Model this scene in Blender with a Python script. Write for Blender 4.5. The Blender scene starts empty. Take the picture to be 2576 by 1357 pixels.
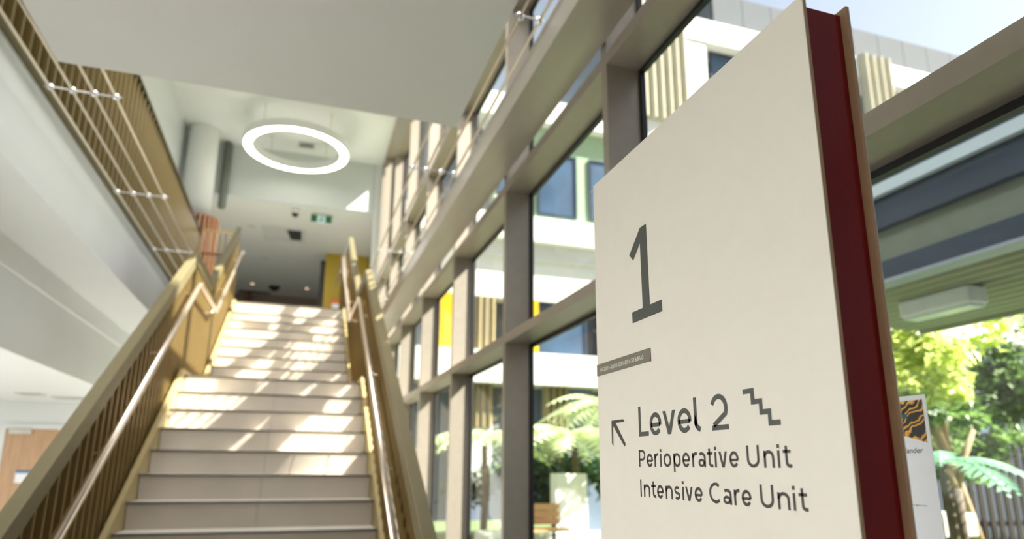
import bpy, bmesh, math, random
from mathutils import Vector, Matrix
random.seed(7)
PI = math.pi
S = bpy.context.scene
COL = S.collection
EYE = 1.6

# ------------------------------------------------------------------ camera
def srgb(r, g, b):
    f = lambda c: (c/255/12.92) if c/255 <= .04045 else ((c/255+.055)/1.055)**2.4
    return (f(r), f(g), f(b), 1)
yaw, pitch, roll = 0.31246945, 0.23398297, 0.00705747
cy, sy, cp, sp = math.cos(yaw), math.sin(yaw), math.cos(pitch), math.sin(pitch)
fw = Vector((sy*cp, cy*cp, sp)); rt = Vector((cy, -sy, 0)); up = rt.cross(fw)
c_, s_ = math.cos(roll), math.sin(roll)
rt, up = rt*c_ + up*s_, up*c_ - rt*s_
cd = bpy.data.cameras.new('camera'); cam = bpy.data.objects.new('camera', cd); COL.objects.link(cam)
M = Matrix((rt, up, -fw)).transposed().to_4x4(); M.translation = (0, 0, EYE)
cam.matrix_world = M
cd.sensor_width = 36; cd.lens = 1656.02/2576*36; cd.shift_y = (778.77-678.5)/2576
cd.clip_start = .05; cd.clip_end = 300
cd.dof.use_dof = True; cd.dof.focus_distance = 1.15; cd.dof.aperture_fstop = 2.8
S.camera = cam

# ------------------------------------------------------------------ sky, sun, lamps, exposure
SUNDIR = Vector((-2.2, 1.0, -2.343)).normalized()
w = bpy.data.worlds.new('sky'); S.world = w; w.use_nodes = True
nt = w.node_tree; bg = nt.nodes['Background']
sky = nt.nodes.new('ShaderNodeTexSky'); sky.sky_type = 'NISHITA'; sky.sun_disc = False
sky.sun_elevation = math.asin(-SUNDIR.z); sky.sun_rotation = math.atan2(-SUNDIR.x, -SUNDIR.y)
sky.air_density = 1.0; sky.dust_density = 2.0; sky.ozone_density = 1.5
hs = nt.nodes.new('ShaderNodeHueSaturation'); hs.inputs['Saturation'].default_value = .5
nt.links.new(sky.outputs[0], hs.inputs['Color']); nt.links.new(hs.outputs[0], bg.inputs[0]); bg.inputs[1].default_value = .17
sd = bpy.data.lights.new('sun', 'SUN'); sd.energy = 17.0; sd.angle = .0093; sd.color = (1, .95, .86)
so = bpy.data.objects.new('sun', sd); COL.objects.link(so); so.rotation_euler = SUNDIR.to_track_quat('-Z', 'Y').to_euler()
so.location = (14, -4, 16)
def area(name, loc, sx, sy_, e, col=(1, 1, 1), rot=(0, 0, 0)):
    l = bpy.data.lights.new(name, 'AREA'); l.shape = 'RECTANGLE'; l.size = sx; l.size_y = sy_; l.energy = e; l.color = col
    o = bpy.data.objects.new(name, l); COL.objects.link(o); o.location = loc; o.rotation_euler = rot
    return o
area('lobby_fill', (-4.3, 2.5, 2.40), 1.4, 3.6, 310)  # added fill light for the lobby and sign face, no fitting modelled
area('lobby_far_fill', (-5.4, 8.0, 2.40), 1.0, 2.0, 40)  # small added fill for the door end of the lobby
area('gallery_fill', (-.6, 3.0, 7.44), 2.0, 5.0, 230)  # added fill that brightens the upper walls
area('corridor_lamp', (-.9, 15.0, 6.44), .5, 3.0, 30)
S.view_settings.view_transform = 'Standard'; S.view_settings.look = 'None'
S.view_settings.exposure = .75; S.view_settings.gamma = 1; S.view_settings.use_curve_mapping = False
S.cycles.max_bounces = 9; S.cycles.diffuse_bounces = 5; S.cycles.glossy_bounces = 4
S.cycles.transmission_bounces = 4; S.cycles.transparent_max_bounces = 16
S.cycles.caustics_reflective = False; S.cycles.caustics_refractive = False
S.cycles.sample_clamp_indirect = 6.0

# ------------------------------------------------------------------ materials
MATS = {}
def mat(name, rgb, rough=.5, metal=0, var=.06, scale=8, bump=0, spec=.5, stretch=(1, 1, 1), emit=0):
    if name in MATS: return MATS[name]
    m = bpy.data.materials.new(name); m.use_nodes = True; MATS[name] = m
    n = m.node_tree.nodes; L = m.node_tree.links; p = n['Principled BSDF']
    c = srgb(*rgb)
    tc = n.new('ShaderNodeTexCoord'); mp = n.new('ShaderNodeMapping'); mp.inputs['Scale'].default_value = stretch
    L.new(tc.outputs['Object'], mp.inputs[0])
    nz = n.new('ShaderNodeTexNoise'); nz.inputs['Scale'].default_value = scale; nz.inputs['Detail'].default_value = 4
    L.new(mp.outputs[0], nz.inputs['Vector'])
    r = n.new('ShaderNodeValToRGB'); L.new(nz.outputs['Fac'], r.inputs[0])
    r.color_ramp.elements[0].position = .3; r.color_ramp.elements[1].position = .7
    r.color_ramp.elements[0].color = tuple(max(0, x*(1-var)) for x in c[:3])+(1,)
    r.color_ramp.elements[1].color = tuple(min(1, x*(1+var)) for x in c[:3])+(1,)
    L.new(r.outputs[0], p.inputs['Base Color'])
    p.inputs['Roughness'].default_value = rough; p.inputs['Metallic'].default_value = metal
    p.inputs['Specular IOR Level'].default_value = spec
    if bump:
        b = n.new('ShaderNodeBump'); b.inputs['Strength'].default_value = bump; b.inputs['Distance'].default_value = .002
        L.new(nz.outputs['Fac'], b.inputs['Height']); L.new(b.outputs[0], p.inputs['Normal'])
    if emit:
        p.inputs['Emission Color'].default_value = c; p.inputs['Emission Strength'].default_value = emit
    return m
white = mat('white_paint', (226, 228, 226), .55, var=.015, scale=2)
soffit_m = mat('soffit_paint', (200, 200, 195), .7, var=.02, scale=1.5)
bronze = mat('bronze_aluminium', (158, 148, 134), .42, .25, var=.04, scale=20)
beam_m = mat('beam_bronze', (170, 162, 150), .38, .45, var=.05, scale=3, stretch=(3, .6, 3))
gasket = mat('black_gasket', (16, 17, 20), .5)
gold = mat('gold_sheet', (150, 127, 80), .36, .72, var=.06, scale=6, stretch=(4, 4, .5))
goldcap = mat('gold_cap', (120, 110, 80), .5, .35, var=.03)
stringer_m = mat('stringer_gold', (176, 158, 112), .45, .3, var=.04)
steel = mat('brushed_steel', (226, 208, 190), .26, .9, var=.05, scale=40, stretch=(1, .1, 1))
chrome = mat('clamp_steel', (235, 235, 238), .15, .9)
stone = mat('pale_stone', (206, 198, 186), .5, var=.05, scale=3.5, bump=.1, stretch=(1, 1, 2))
stone2 = mat('pale_stone_riser', (200, 190, 176), .45, var=.06, scale=3, bump=.1)
nosing_m = mat('nosing_strip', (92, 88, 80), .4, .4)
signface = mat('sign_white', (222, 215, 202), .42, var=.012, scale=30, bump=.03)
signedge = mat('sign_edge_tan', (196, 160, 124), .5, var=.04, scale=60)
redm = mat('sign_red', (128, 6, 14), .3, .1, var=.05, scale=90)
ink = mat('sign_ink', (66, 68, 63), .45, var=.03)
inkd = mat('sign_ink_dark', (58, 50, 47), .45, var=.03)
labelm = mat('label_grey', (124, 120, 108), .35, .4)
labelt = mat('label_text', (232, 228, 214), .5)
timber = mat('timber_veneer', (190, 152, 116), .5, var=.13, scale=5, stretch=(8, 8, .5))
battenm = mat('timber_batten', (196, 142, 108), .5, var=.1, scale=6, stretch=(6, 6, .6))
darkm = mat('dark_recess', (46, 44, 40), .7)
brownwall = mat('brown_wall', (146, 128, 114), .7, var=.03)
floor_m = mat('lobby_floor', (190, 188, 184), .35, var=.05, scale=3)
yellow = mat('ochre_wall', (176, 150, 48), .55, var=.03)
paper = mat('paper_white', (240, 242, 246), .6, var=.01)
orange = mat('orange_frame', (214, 120, 40), .5)
extwhite = mat('render_white', (214, 214, 208), .85, spec=.08, var=.02, scale=1)
extgrey = mat('cladding_grey', (104, 116, 132), .85, spec=.08, var=.03, scale=1)
extroof = mat('roof_panel_grey', (98, 101, 104), .85, spec=.08, var=.03, scale=.8)
extgreen = mat('panel_pale_green', (150, 172, 142), .85, spec=.08, var=.03)
flute_m = mat('fluted_cream', (176, 171, 152), .85, spec=.08, var=.04, scale=2)
extgold = mat('fluted_gold', (150, 138, 104), .85, spec=.08, var=.06, scale=2)
extyellow = mat('panel_yellow', (200, 160, 36), .85, spec=.08)
winglass = mat('dark_window', (62, 82, 104), .3, spec=.12, var=.2, scale=1.2)
winframe = mat('window_frame_dark', (50, 62, 78), .85, spec=.08)
canopy_d = mat('canopy_slate', (66, 76, 90), .85, spec=.08, var=.05, scale=3)
canopy_l = mat('canopy_gutter', (206, 220, 230), .85, spec=.08, var=.03, scale=4)
canopy_g = mat('canopy_lining', (120, 128, 116), .85, spec=.08, var=.04)
ribs_m = mat('ribbed_soffit', (150, 152, 132), .85, spec=.08, var=.05, scale=3)
lawn_m = mat('lawn', (104, 120, 84), .85, spec=.08, var=.25, scale=9)
ground_m = mat('paving', (150, 146, 138), .8, var=.05)
bark = mat('bark', (150, 128, 92), .85, var=.2, scale=14, bump=.4)
barkd = mat('bark_dark', (88, 74, 60), .85, var=.2, scale=14, bump=.4)
wood = mat('bench_timber', (206, 160, 112), .55, var=.1, scale=6, stretch=(1, 6, 6))
fence_m = mat('dark_slats', (50, 44, 38), .85, spec=.08, var=.1)
def leafmat(name, rgb):
    m = mat(name, rgb, .5, var=.35, scale=1.6)
    n = m.node_tree.nodes; L = m.node_tree.links; p = n['Principled BSDF']
    tr = n.new('ShaderNodeBsdfTranslucent'); ramp = next(x for x in n if x.type == 'VALTORGB')
    L.new(ramp.outputs[0], tr.inputs[0])
    mx = n.new('ShaderNodeMixShader'); mx.inputs[0].default_value = .4
    L.new(p.outputs[0], mx.inputs[1]); L.new(tr.outputs[0], mx.inputs[2])
    L.new(mx.outputs[0], n['Material Output'].inputs[0])
    return m
leaf_lime = leafmat('leaf_lime', (212, 226, 130)); leaf_mid = leafmat('leaf_mid', (104, 134, 66))
leaf_fern = leafmat('leaf_fern', (206, 220, 170)); leaf_teal = leafmat('leaf_teal', (120, 170, 140))
leaf_dark = leafmat('leaf_dark', (52, 84, 52))
def lamp_mat(name, col, st):
    m = bpy.data.materials.new(name); m.use_nodes = True
    p = m.node_tree.nodes['Principled BSDF']; p.inputs['Base Color'].default_value = (.8, .8, .8, 1)
    p.inputs['Emission Color'].default_value = col; p.inputs['Emission Strength'].default_value = st
    return m
ringlight = lamp_mat('ring_diffuser', (1, .93, .80, 1), 3.2)
downlight = lamp_mat('downlight_glow', (1, .72, .5, 1), 1.6)
exitlight = mat('exit_green', (10, 92, 52), .4, emit=.12)
exitwhite = mat('exit_white', (190, 215, 220), .4, emit=.12)
glass = bpy.data.materials.new('clear_glass'); glass.use_nodes = True
n = glass.node_tree.nodes; n.remove(n['Principled BSDF'])
tr = n.new('ShaderNodeBsdfTransparent'); tr.inputs[0].default_value = (.93, .96, .95, 1)
gl = n.new('ShaderNodeBsdfGlossy'); gl.inputs['Roughness'].default_value = .02
lw = n.new('ShaderNodeLayerWeight'); lw.inputs[0].default_value = .5       # facing = 1-cos on either side
pw = n.new('ShaderNodeMath'); pw.operation = 'POWER'; pw.inputs[1].default_value = 5
glass.node_tree.links.new(lw.outputs['Facing'], pw.inputs[0])
fr = n.new('ShaderNodeMath'); fr.operation = 'MULTIPLY_ADD'; fr.inputs[1].default_value = .8; fr.inputs[2].default_value = .05
glass.node_tree.links.new(pw.outputs[0], fr.inputs[0])
mx = n.new('ShaderNodeMixShader')
glass.node_tree.links.new(fr.outputs[0], mx.inputs[0]); glass.node_tree.links.new(tr.outputs[0], mx.inputs[1])
glass.node_tree.links.new(gl.outputs[0], mx.inputs[2]); glass.node_tree.links.new(mx.outputs[0], n['Material Output'].inputs[0])

# ------------------------------------------------------------------ mesh helpers
class MB:
    def __init__(s): s.v = []; s.f = []
    def box(s, x0, x1, y0, y1, z0, z1):
        i = len(s.v)
        s.v += [(x0, y0, z0), (x1, y0, z0), (x1, y1, z0), (x0, y1, z0), (x0, y0, z1), (x1, y0, z1), (x1, y1, z1), (x0, y1, z1)]
        s.f += [tuple(i+k for k in q) for q in ((0, 3, 2, 1), (4, 5, 6, 7), (0, 1, 5, 4), (1, 2, 6, 5), (2, 3, 7, 6), (3, 0, 4, 7))]
        return s
    def prism(s, pts, axis, a, b):
        """closed outline pts in the plane across axis, from a to b. axis x: pts=(y,z); y: (x,z); z: (x,y)"""
        i = len(s.v); k = len(pts)
        mk = {'x': lambda p, t: (t, p[0], p[1]), 'y': lambda p, t: (p[0], t, p[1]), 'z': lambda p, t: (p[0], p[1], t)}[axis]
        s.v += [mk(p, a) for p in pts] + [mk(p, b) for p in pts]
        s.f += [tuple(range(i+k-1, i-1, -1)), tuple(range(i+k, i+2*k))]
        s.f += [(i+q, i+(q+1) % k, i+k+(q+1) % k, i+k+q) for q in range(k)]
        return s
    def tube(s, pts, r, n=10, cap=True):
        pts = [Vector(p) for p in pts]; rings = []
        for j, p in enumerate(pts):
            d = (pts[min(j+1, len(pts)-1)] - pts[max(j-1, 0)]).normalized()
            a = Vector((0, 0, 1)) if abs(d.z) < .9 else Vector((1, 0, 0))
            u = d.cross(a).normalized(); v = u.cross(d)
            rr = r[j] if isinstance(r, (list, tuple)) else r
            i = len(s.v); rings.append(i)
            s.v += [tuple(p + u*math.cos(2*PI*k/n)*rr + v*math.sin(2*PI*k/n)*rr) for k in range(n)]
        for a, b in zip(rings, rings[1:]):
            s.f += [(a+k, a+(k+1) % n, b+(k+1) % n, b+k) for k in range(n)]
        if cap:
            s.f += [tuple(rings[0]+k for k in range(n-1, -1, -1)), tuple(rings[-1]+k for k in range(n))]
        return s
    def lathe(s, prof, c=(0, 0, 0), n=32, closed=False):
        k = len(prof); i = len(s.v)
        for j in range(n):
            a = 2*PI*j/n
            s.v += [(c[0]+r*math.cos(a), c[1]+r*math.sin(a), c[2]+z) for r, z in prof]
        for j in range(n):
            j2 = (j+1) % n
            for q in range(k if closed else k-1):
                q2 = (q+1) % k
                s.f.append((i+j*k+q, i+j2*k+q, i+j2*k+q2, i+j*k+q2))
        return s
    def mesh(s, name):
        me = bpy.data.meshes.new(name); me.from_pydata(s.v, [], s.f)
        bm = bmesh.new(); bm.from_mesh(me); bmesh.ops.recalc_face_normals(bm, faces=bm.faces); bm.to_mesh(me); bm.free()
        return me
    def build(s, name, m, parent=None, smooth=False, bevel=0, label=None):
        me = s.mesh(name); me.materials.append(m)
        if smooth:
            for p in me.polygons: p.use_smooth = True
        o = bpy.data.objects.new(name, me); COL.objects.link(o)
        if parent:
            o.parent = parent; o.matrix_parent_inverse = parent.matrix_world.inverted() if False else Matrix.Translation(-parent.location)
        if bevel:
            b = o.modifiers.new('edge', 'BEVEL'); b.width = bevel; b.segments = 2; b.limit_method = 'ANGLE'
        if label: o['label'] = label
        return o
def place(name, me, parent, loc, base=(0, 0, 0), label=None):
    o = bpy.data.objects.new(name, me); COL.objects.link(o); o.parent = parent
    o.matrix_parent_inverse = Matrix.Translation(-parent.location); o.location = loc
    if label: o['label'] = label
    return o
def meshof(mb, name, m):
    me = mb.mesh(name); me.materials.append(m); return me
def thing(name, label, cat, loc=(0, 0, 0), group=None):
    o = bpy.data.objects.new(name, None); COL.objects.link(o); o.location = loc; o.empty_display_size = .1
    o['label'] = label; o['category'] = cat
    if group: o['group'] = group
    return o
def tag(o, label, cat, group=None):
    o['label'] = label; o['category'] = cat
    if group: o['group'] = group
    return o
def struct(o): o['kind'] = 'structure'; return o
def sempty(name, loc=(0, 0, 0)):
    o = bpy.data.objects.new(name, None); COL.objects.link(o); o.location = loc; o['kind'] = 'structure'; return o
B = lambda *a: MB().box(*a)

# ------------------------------------------------------------------ setting: floors, ceilings, walls
FZ = 3.96                      # upper floor
struct(B(-6.6, 1.45, -4.2, 11.1, -.2, 0).build('floor', floor_m))
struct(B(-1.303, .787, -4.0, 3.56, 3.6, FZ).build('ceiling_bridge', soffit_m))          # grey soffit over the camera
# stepped white slab edge on the left
struct(MB().prism([(-6.6, 2.43), (-2.13, 2.43), (-2.13, 3.0), (-2.10, 3.0), (-2.10, 3.2), (-1.6, 3.2), (-1.6, 3.78), (-1.64, 3.78), (-1.64, FZ), (-2.4, FZ), (-6.6, FZ)],
       'y', -4.0, 10.3).build('ceiling_left', white))
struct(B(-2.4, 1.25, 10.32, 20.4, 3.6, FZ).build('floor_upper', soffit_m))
struct(B(-6.6, 1.25, 11.0, 11.2, 0, 3.62).build('wall_back_lower', white))
struct(B(-6.6, -2.13, 10.3, 11.0, 2.43, 3.6).build('ceiling_rear', white))
struct(B(-6.7, -6.6, -4.2, 11.2, -.1, FZ).build('wall_left_lower', white))
struct(B(-6.6, 1.45, -4.3, -4.1, -.1, 7.5).build('wall_behind', mat('dark_rear_wall', (72, 62, 52), .6, var=.1, stretch=(4, 4, .5))))  # unseen wall; its dark colour stands in for an unlit rear lobby
struct(B(-2.45, -2.29, -4.2, 12.5, FZ, 7.5).build('wall_left_upper', mat('satin_wall', (224, 228, 228), .25, var=.01)))
UC = 7.5                        # upper ceiling
struct(B(-2.45, 1.5, -4.2, 12.7, UC, UC+.2).build('ceiling_upper', white))
struct(B(-2.45, 1.16, 12.5, 12.7, 6.48, UC).build('wall_bulkhead', mat('bulkhead_paint', (204, 210, 208), .6, var=.01)))
struct(B(1.16, 1.27, 12.45, 12.7, FZ-.4, UC).build('wall_end_pier', white))
struct(B(-4.5, 1.5, 12.7, 20.4, 6.48, 6.6).build('ceiling_corridor', mat('corridor_ceiling', (212, 212, 204), .7, var=.01)))
struct(B(-4.5, 1.5, 20.2, 20.4, FZ, 6.48).build('wall_corridor_end', brownwall))
struct(B(-4.5, -4.4, 12.5, 20.4, FZ, 6.48).build('wall_corridor_left', white))
struct(B(1.4, 1.5, 12.7, 20.4, FZ, 6.48).build('wall_corridor_right', white))
struct(B(-4.5, -2.45, 12.5, 12.7, FZ, 7.5).build('wall_corridor_front', white))
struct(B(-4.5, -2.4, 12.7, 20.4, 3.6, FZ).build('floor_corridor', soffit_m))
struct(B(.38, 1.39, 15.5, 15.7, FZ, 6.479).build('wall_ochre', yellow))
struct(B(.27, .38, 15.52, 15.7, FZ, 6.3).build('trim_1', darkm))
struct(B(-1.66, -1.55, 19.85, 20.2, FZ, 6.479).build('trim_2', mat('red_brown_post', (110, 74, 56), .6)))

# ------------------------------------------------------------------ curtain wall: bays of mullion, transoms, panes
G, GX = 1.27, 1.452
MY = [-3.745+1.575*k for k in range(11) if k != 3]+[12.44]     # far face of each mullion; the near bay is double
gi = 0
SB = lambda y: 7.42 if y > 11 else 6.72 if y > 8 else 6.2       # underside of the spandrel, added and sized bay by bay to block sun
for k, y1 in enumerate(MY):
    gi += 1
    win = sempty('window_%d' % gi, (G, y1, 0))
    B(G, GX+.02, y1-.055, y1, 0, UC).build('mullion', bronze, win)
    ya, yb = (MY[k-1] if k else -4.1), y1-.055
    for nm, z0, z1 in (('transom', 2.388, 2.448), ('head_transom', 3.462, 3.522), ('transom', 4.96, 5.02), ('shade_spandrel', SB(y1), 7.5)):
        B(G, GX+.02, ya, yb, z0, z1).build(nm, bronze, win)
    for z0, z1 in ((.05, 2.388), (2.448, 3.462), (3.522, 4.96), (5.02, SB(y1))):
        g = MB()
        t = .022
        g.box(GX-.012, GX+.012, ya, yb, z1-t, z1); g.box(GX-.012, GX+.012, ya, yb, z0, z0+t)
        g.box(GX-.012, GX+.012, ya, ya+t, z0+t, z1-t); g.box(GX-.012, GX+.012, yb-t, yb, z0+t, z1-t)
        g.build('gasket', gasket, win)
        me = bpy.data.meshes.new('pane'); me.from_pydata([(GX, ya+t, z0+t), (GX, yb-t, z0+t), (GX, yb-t, z1-t), (GX, ya+t, z1-t)], [], [(0, 1, 2, 3)])
        me.materials.append(glass); o = bpy.data.objects.new('pane', me); COL.objects.link(o); o.parent = win
        o.matrix_parent_inverse = Matrix.Translation(-win.location)
struct(B(1.25, 1.47, -4.1, 12.7, -.1, .05).build('trim_3', bronze))
struct(B(G, GX+.02, 12.44, 12.7, 0, UC).build('wall_shade_panel', white))  # hidden panel added to keep sun off the end pier
# bronze edge beam running along the glass at the upper floor, a slit between it and the mullions
beam = sempty('trim_4', (1.12, 4, 3.62))
yy = -4.0
for k in range(6):
    ye = min(yy+2.9, 12.4)
    B(1.008, 1.238, yy+.002, ye-.002, 3.54, 3.707).build('panel', beam_m, beam); yy = ye
for y1 in MY: B(1.238, G+.01, y1-.05, y1-.005, 3.6, 3.68).build('bracket', bronze, beam)

# ------------------------------------------------------------------ staircase
XL, XR = -.985, .566
RI, GO = .17, .275
YL, ZL = 6.544, 2.38           # landing nosing
Y2 = 8.09                      # first nosing of the upper flight
stair = thing('staircase', 'pale stone staircase of two flights with thin metal nosings rising through the hall', 'staircase', (-.21, 2.97, 0))
tm = None
def step(yn, zn, depth, last=False, rise=RI):
    rk = .022
    mid = -.20
    for a, b in ((XL+.004, mid-.001), (mid+.001, XR-.004)):
        MB().prism([(yn+rk, zn-rise), (yn+.007, zn-.013), (yn+.035, zn-.013), (yn+.045, zn-rise)], 'x', a, b).build('riser_tile', stone2, stair)
        B(a, b, yn+.03, yn+depth+.03, zn-.013, zn).build('tread_tile', stone, stair)
    MB().prism([(yn, zn-.010), (yn+.004, zn-.013), (yn+.030, zn-.013), (yn+.030, zn+.0015), (yn+.003, zn+.0015), (yn, zn-.002)], 'x', XL+.002, XR-.002).build('nosing', nosing_m, stair)
for i in range(1, 14): step(YL-(14-i)*GO, i*RI, GO)
step(YL, ZL, Y2-YL)
for k in range(1, 9): step(Y2+GO*(k-1), ZL+RI*k, GO)
step(Y2+GO*8, FZ, .12, rise=.22)
# sloped carriage under the flights and landing
SL = RI/GO
z_lo = lambda y: ZL-(YL-y)*SL
car = MB()
car.prism([(3.55, 0), (YL+.35, ZL-.34), (Y2+.2, ZL-.34), (10.6, FZ-.55), (10.6, FZ-.30), (Y2+.35, ZL-.08), (YL+.05, ZL-.08), (YL+.03, ZL-.21), (3.07, .01), (3.07, 0)], 'x', XL, XR)
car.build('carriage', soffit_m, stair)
for x0, x1 in ((XL-.035, XL), (XR, XR+.03)):
    MB().prism([(2.6, z_lo(2.6)-.25), (YL, ZL-.25), (Y2-.1, ZL-.25), (10.3, FZ-.33), (10.3, FZ+.02), (Y2-.28, ZL+.05), (YL-.05, ZL+.05), (2.6, z_lo(2.6)+.05)], 'x', x0, x1).build('stringer', stringer_m, stair)

# top line of the balustrades (y, z)
TOP = [(2.55, 3.626-.618*(6.836-2.55)), (6.836, 3.626), (8.05, 3.66), (10.50, 5.186)]
def lerp(P, y):
    for (a, za), (b, zb) in zip(P, P[1:]):
        if a <= y <= b: return za+(zb-za)*(y-a)/(b-a)
    return P[0][1] if y < P[0][0] else P[-1][1]
BOT = [(2.55, z_lo(2.55)-.10), (YL, ZL-.10), (Y2-.2, ZL-.10), (10.50, FZ-.1), (12.4, FZ)]
def ribbon(P, x0, x1, h):
    """bent bar whose upper line follows P in the y-z plane"""
    low = [(y, z-h) for y, z in P]
    m = MB(); n_ = len(P)
    for j in range(n_):
        y, z = P[j]; m.v += [(x0, y, z), (x1, y, z), (x0, y, z-h), (x1, y, z-h)]
    for j in range(n_-1):
        a, b = 4*j, 4*j+4
        m.f += [(a, a+1, b+1, b), (a+2, b+2, b+3, a+3), (a, b, b+2, a+2), (a+1, a+3, b+3, b+1)]
    e = 4*(n_-1); m.f += [(0, 2, 3, 1), (e, e+1, e+3, e+2)]
    return m
def handrail(root, P, x, xwall):
    dense = []
    for j, p in enumerate(P):
        if 0 < j < len(P)-1:
            a, b, c = Vector(P[j-1]), Vector(p), Vector(P[j+1])
            r = min(.09, (a-b).length*.4, (c-b).length*.4)
            p0, p1 = b+(a-b).normalized()*r, b+(c-b).normalized()*r
            for t in (0, .25, .5, .75, 1): dense.append((1-t)**2*p0+2*t*(1-t)*b+t*t*p1)
        else: dense.append(Vector(p))
    MB().tube([(x, q[0], q[1]) for q in dense], .024, 12).build('handrail', steel, root, smooth=True)
    tot = 0
    y = P[0][0]+.45
    while y < P[-1][0]-.2:
        z = lerp(P, y)
        MB().tube([(x, y, z-.02), (x, y, z-.065), (xwall, y, z-.075)], .007, 6).build('bracket', steel, root); y += 1.15
# left balustrade: gold pans with narrow standing ribs
lb = thing('stair_balustrade', 'gold metal balustrade with standing ribs along the left edge of the stairs', 'balustrade', (-1.06, 2.6, 0), 'gold stair balustrades')
ribbon(TOP, -1.10, -1.03, .125).build('cap', goldcap, lb, bevel=.004)
P = .122
y = 2.62; nb = 0
while y < 10.46:
    ye = min(y+P, 10.5)
    pan = MB(); za0, za1, zb0, zb1 = lerp(BOT, y), lerp(BOT, ye), lerp(TOP, y)-.11, lerp(TOP, ye)-.11
    ym = ye-.030
    zm0, zm1 = lerp(BOT, ym), lerp(TOP, ym)-.11
    # section: flat pan, web, narrow ridge, web
    sec = [(-1.075, y, za0, zb0), (-1.075, ym, zm0, zm1), (-1.038, ym+.004, zm0, zm1), (-1.038, ye-.006, za1, zb1), (-1.075, ye, za1, zb1)]
    for x, yy_, lo, hi in sec: pan.v += [(x, yy_, lo), (x, yy_, hi)]
    for x, yy_, lo, hi in reversed(sec): pan.v += [(x-.003, yy_, lo), (x-.003, yy_, hi)]
    n2 = len(pan.v)//2
    for j in range(n2): a, b = 2*j, 2*((j+1) % n2); pan.f.append((a, b, b+1, a+1))
    pan.f.append(tuple(2*j+1 for j in range(n2))); pan.f.append(tuple(2*j for j in reversed(range(n2))))
    pan.build('slat', gold, lb); y = ye
HL = [(2.6, 3.245-.64*(6.575-2.6)), (6.575, 3.245), (7.944, 3.28), (10.12, 4.68), (10.32, 4.70)]
handrail(lb, HL, -.955, -1.05)
# right balustrade: gold blades turned in plan, open to the light from behind
rb = thing('stair_balustrade', 'gold metal balustrade of close blades along the right edge beside the glass wall', 'balustrade', (.62, 2.6, 0), 'gold stair balustrades')
TOPR = [(2.55, 3.65-.618*(6.95-2.55)), (6.95, 3.65), (8.0, 3.66), (10.42, 5.19), (12.3, 5.19)]
ribbon(TOPR, .585, .655, .125).build('cap', goldcap, rb, bevel=.004)
ax, ay = 2.2/2.417, -1/2.417
y = 2.66
while y < 12.28:
    lo, hi = lerp(BOT, y), lerp(TOPR, y-.03)-.10
    x0, x1 = .588, .652
    dy = (x1-x0)*ay/ax
    q = [(x0, y), (x1, y+dy), (x1, y+dy+.005), (x0, y+.005)]
    MB().prism(q, 'z', lo, hi).build('slat', mat('gold_blade', (132, 108, 64), .3, .85, var=.06, scale=6, stretch=(4, 4, .5)), rb); y += .115
ribbon([(p[0], p[1]+.03) for p in BOT], .585, .655, .05).build('bottom_rail', goldcap, rb)
HR = [(2.6, 3.285-.635*(6.774-2.6)), (6.774, 3.285), (8.05, 3.30), (10.38, 4.845), (12.25, 4.87)]
handrail(rb, HR, .525, .60)
# upper floor balustrade on the left and its return
ub = thing('gallery_balustrade', 'long ribbed gold balustrade along the upper floor edge above the white slab', 'balustrade', (-1.6, 3, 3.78))
rib = MB(); 
for x, yy_ in ((-1.60, 0), (-1.60, .095), (-1.565, .099), (-1.565, .124), (-1.60, .128)): rib.v += [(x, yy_, 3.78), (x, yy_, 4.95)]
for x, yy_ in reversed(((-1.604, 0), (-1.604, .095), (-1.569, .099), (-1.569, .124), (-1.604, .128))): rib.v += [(x, yy_, 3.78), (x, yy_, 4.95)]
for j in range(10): a, b = 2*j, 2*((j+1) % 10); rib.f.append((a, b, b+1, a+1))
rm = meshof(rib, 'slat', mat('gallery_gold_shaded', (116, 99, 58), .36, .72, var=.06, scale=6, stretch=(4, 4, .5)))  # same gold cladding, its shade put into a darker base colour
y = .2
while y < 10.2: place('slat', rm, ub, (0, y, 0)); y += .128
B(-1.625, -1.555, .2, y, 4.95, 4.965).build('cap', goldcap, ub)
B(-1.61, -1.56, .2, y, 3.77, 3.785).build('bottom_rail', goldcap, ub)
gr = thing('guard_rail', 'slim gold guard rail with thin uprights beside the battened column', 'railing', (-1.3, 10.4, FZ))
B(-1.55, -1.10, 10.38, 10.42, 5.03, 5.06).build('top_rail', gold, gr)
MB().tube([(-1.55, 10.36, 4.67), (-1.10, 10.36, 4.67)], .016, 8).build('middle_rail', mat('copper_tube', (184, 120, 86), .35, .6), gr)
for i in range(6): B(-1.54+i*.085, -1.525+i*.085, 10.385, 10.415, FZ, 5.03).build('upright', gold, gr)

# ------------------------------------------------------------------ tension cables with spreaders
def cables(xs, nodes, y0, y1, label, grp, side):
    root = thing('cable_net', label, 'cables', (xs[0], 4, 3.73), grp)
    free = lambda x, y: y > 3.58 or x < -1.32 or x > .8
    for x in xs: MB().tube([(x, y0 if free(x, 0) else 3.565, 3.73), (x, y1, 3.73)], .0085, 8).build('cable', mat('cable_steel', (206, 196, 178), .3, .6), root)
    for yn in nodes:
        fx = [x for x in xs if free(x, yn)]
        MB().tube([(fx[0]-.03, yn, 3.735), (fx[-1]+.03, yn, 3.735)], .0055, 8).build('spreader', chrome, root)
        for x in fx:
            MB().lathe([(0, -.018), (.016, -.016), (.022, 0), (.016, .016), (0, .018)], (x, yn, 3.732), 12).build('clamp', chrome, root, smooth=True)
cables([-1.513, -1.40, -1.287, -1.174], [.96, 2.53, 4.10, 5.69, 7.22, 8.79], .3, 10.25, 'four pale tension cables spanning the gap beside the left gallery balustrade', 'cable nets over the stair gaps', -1)
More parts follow.
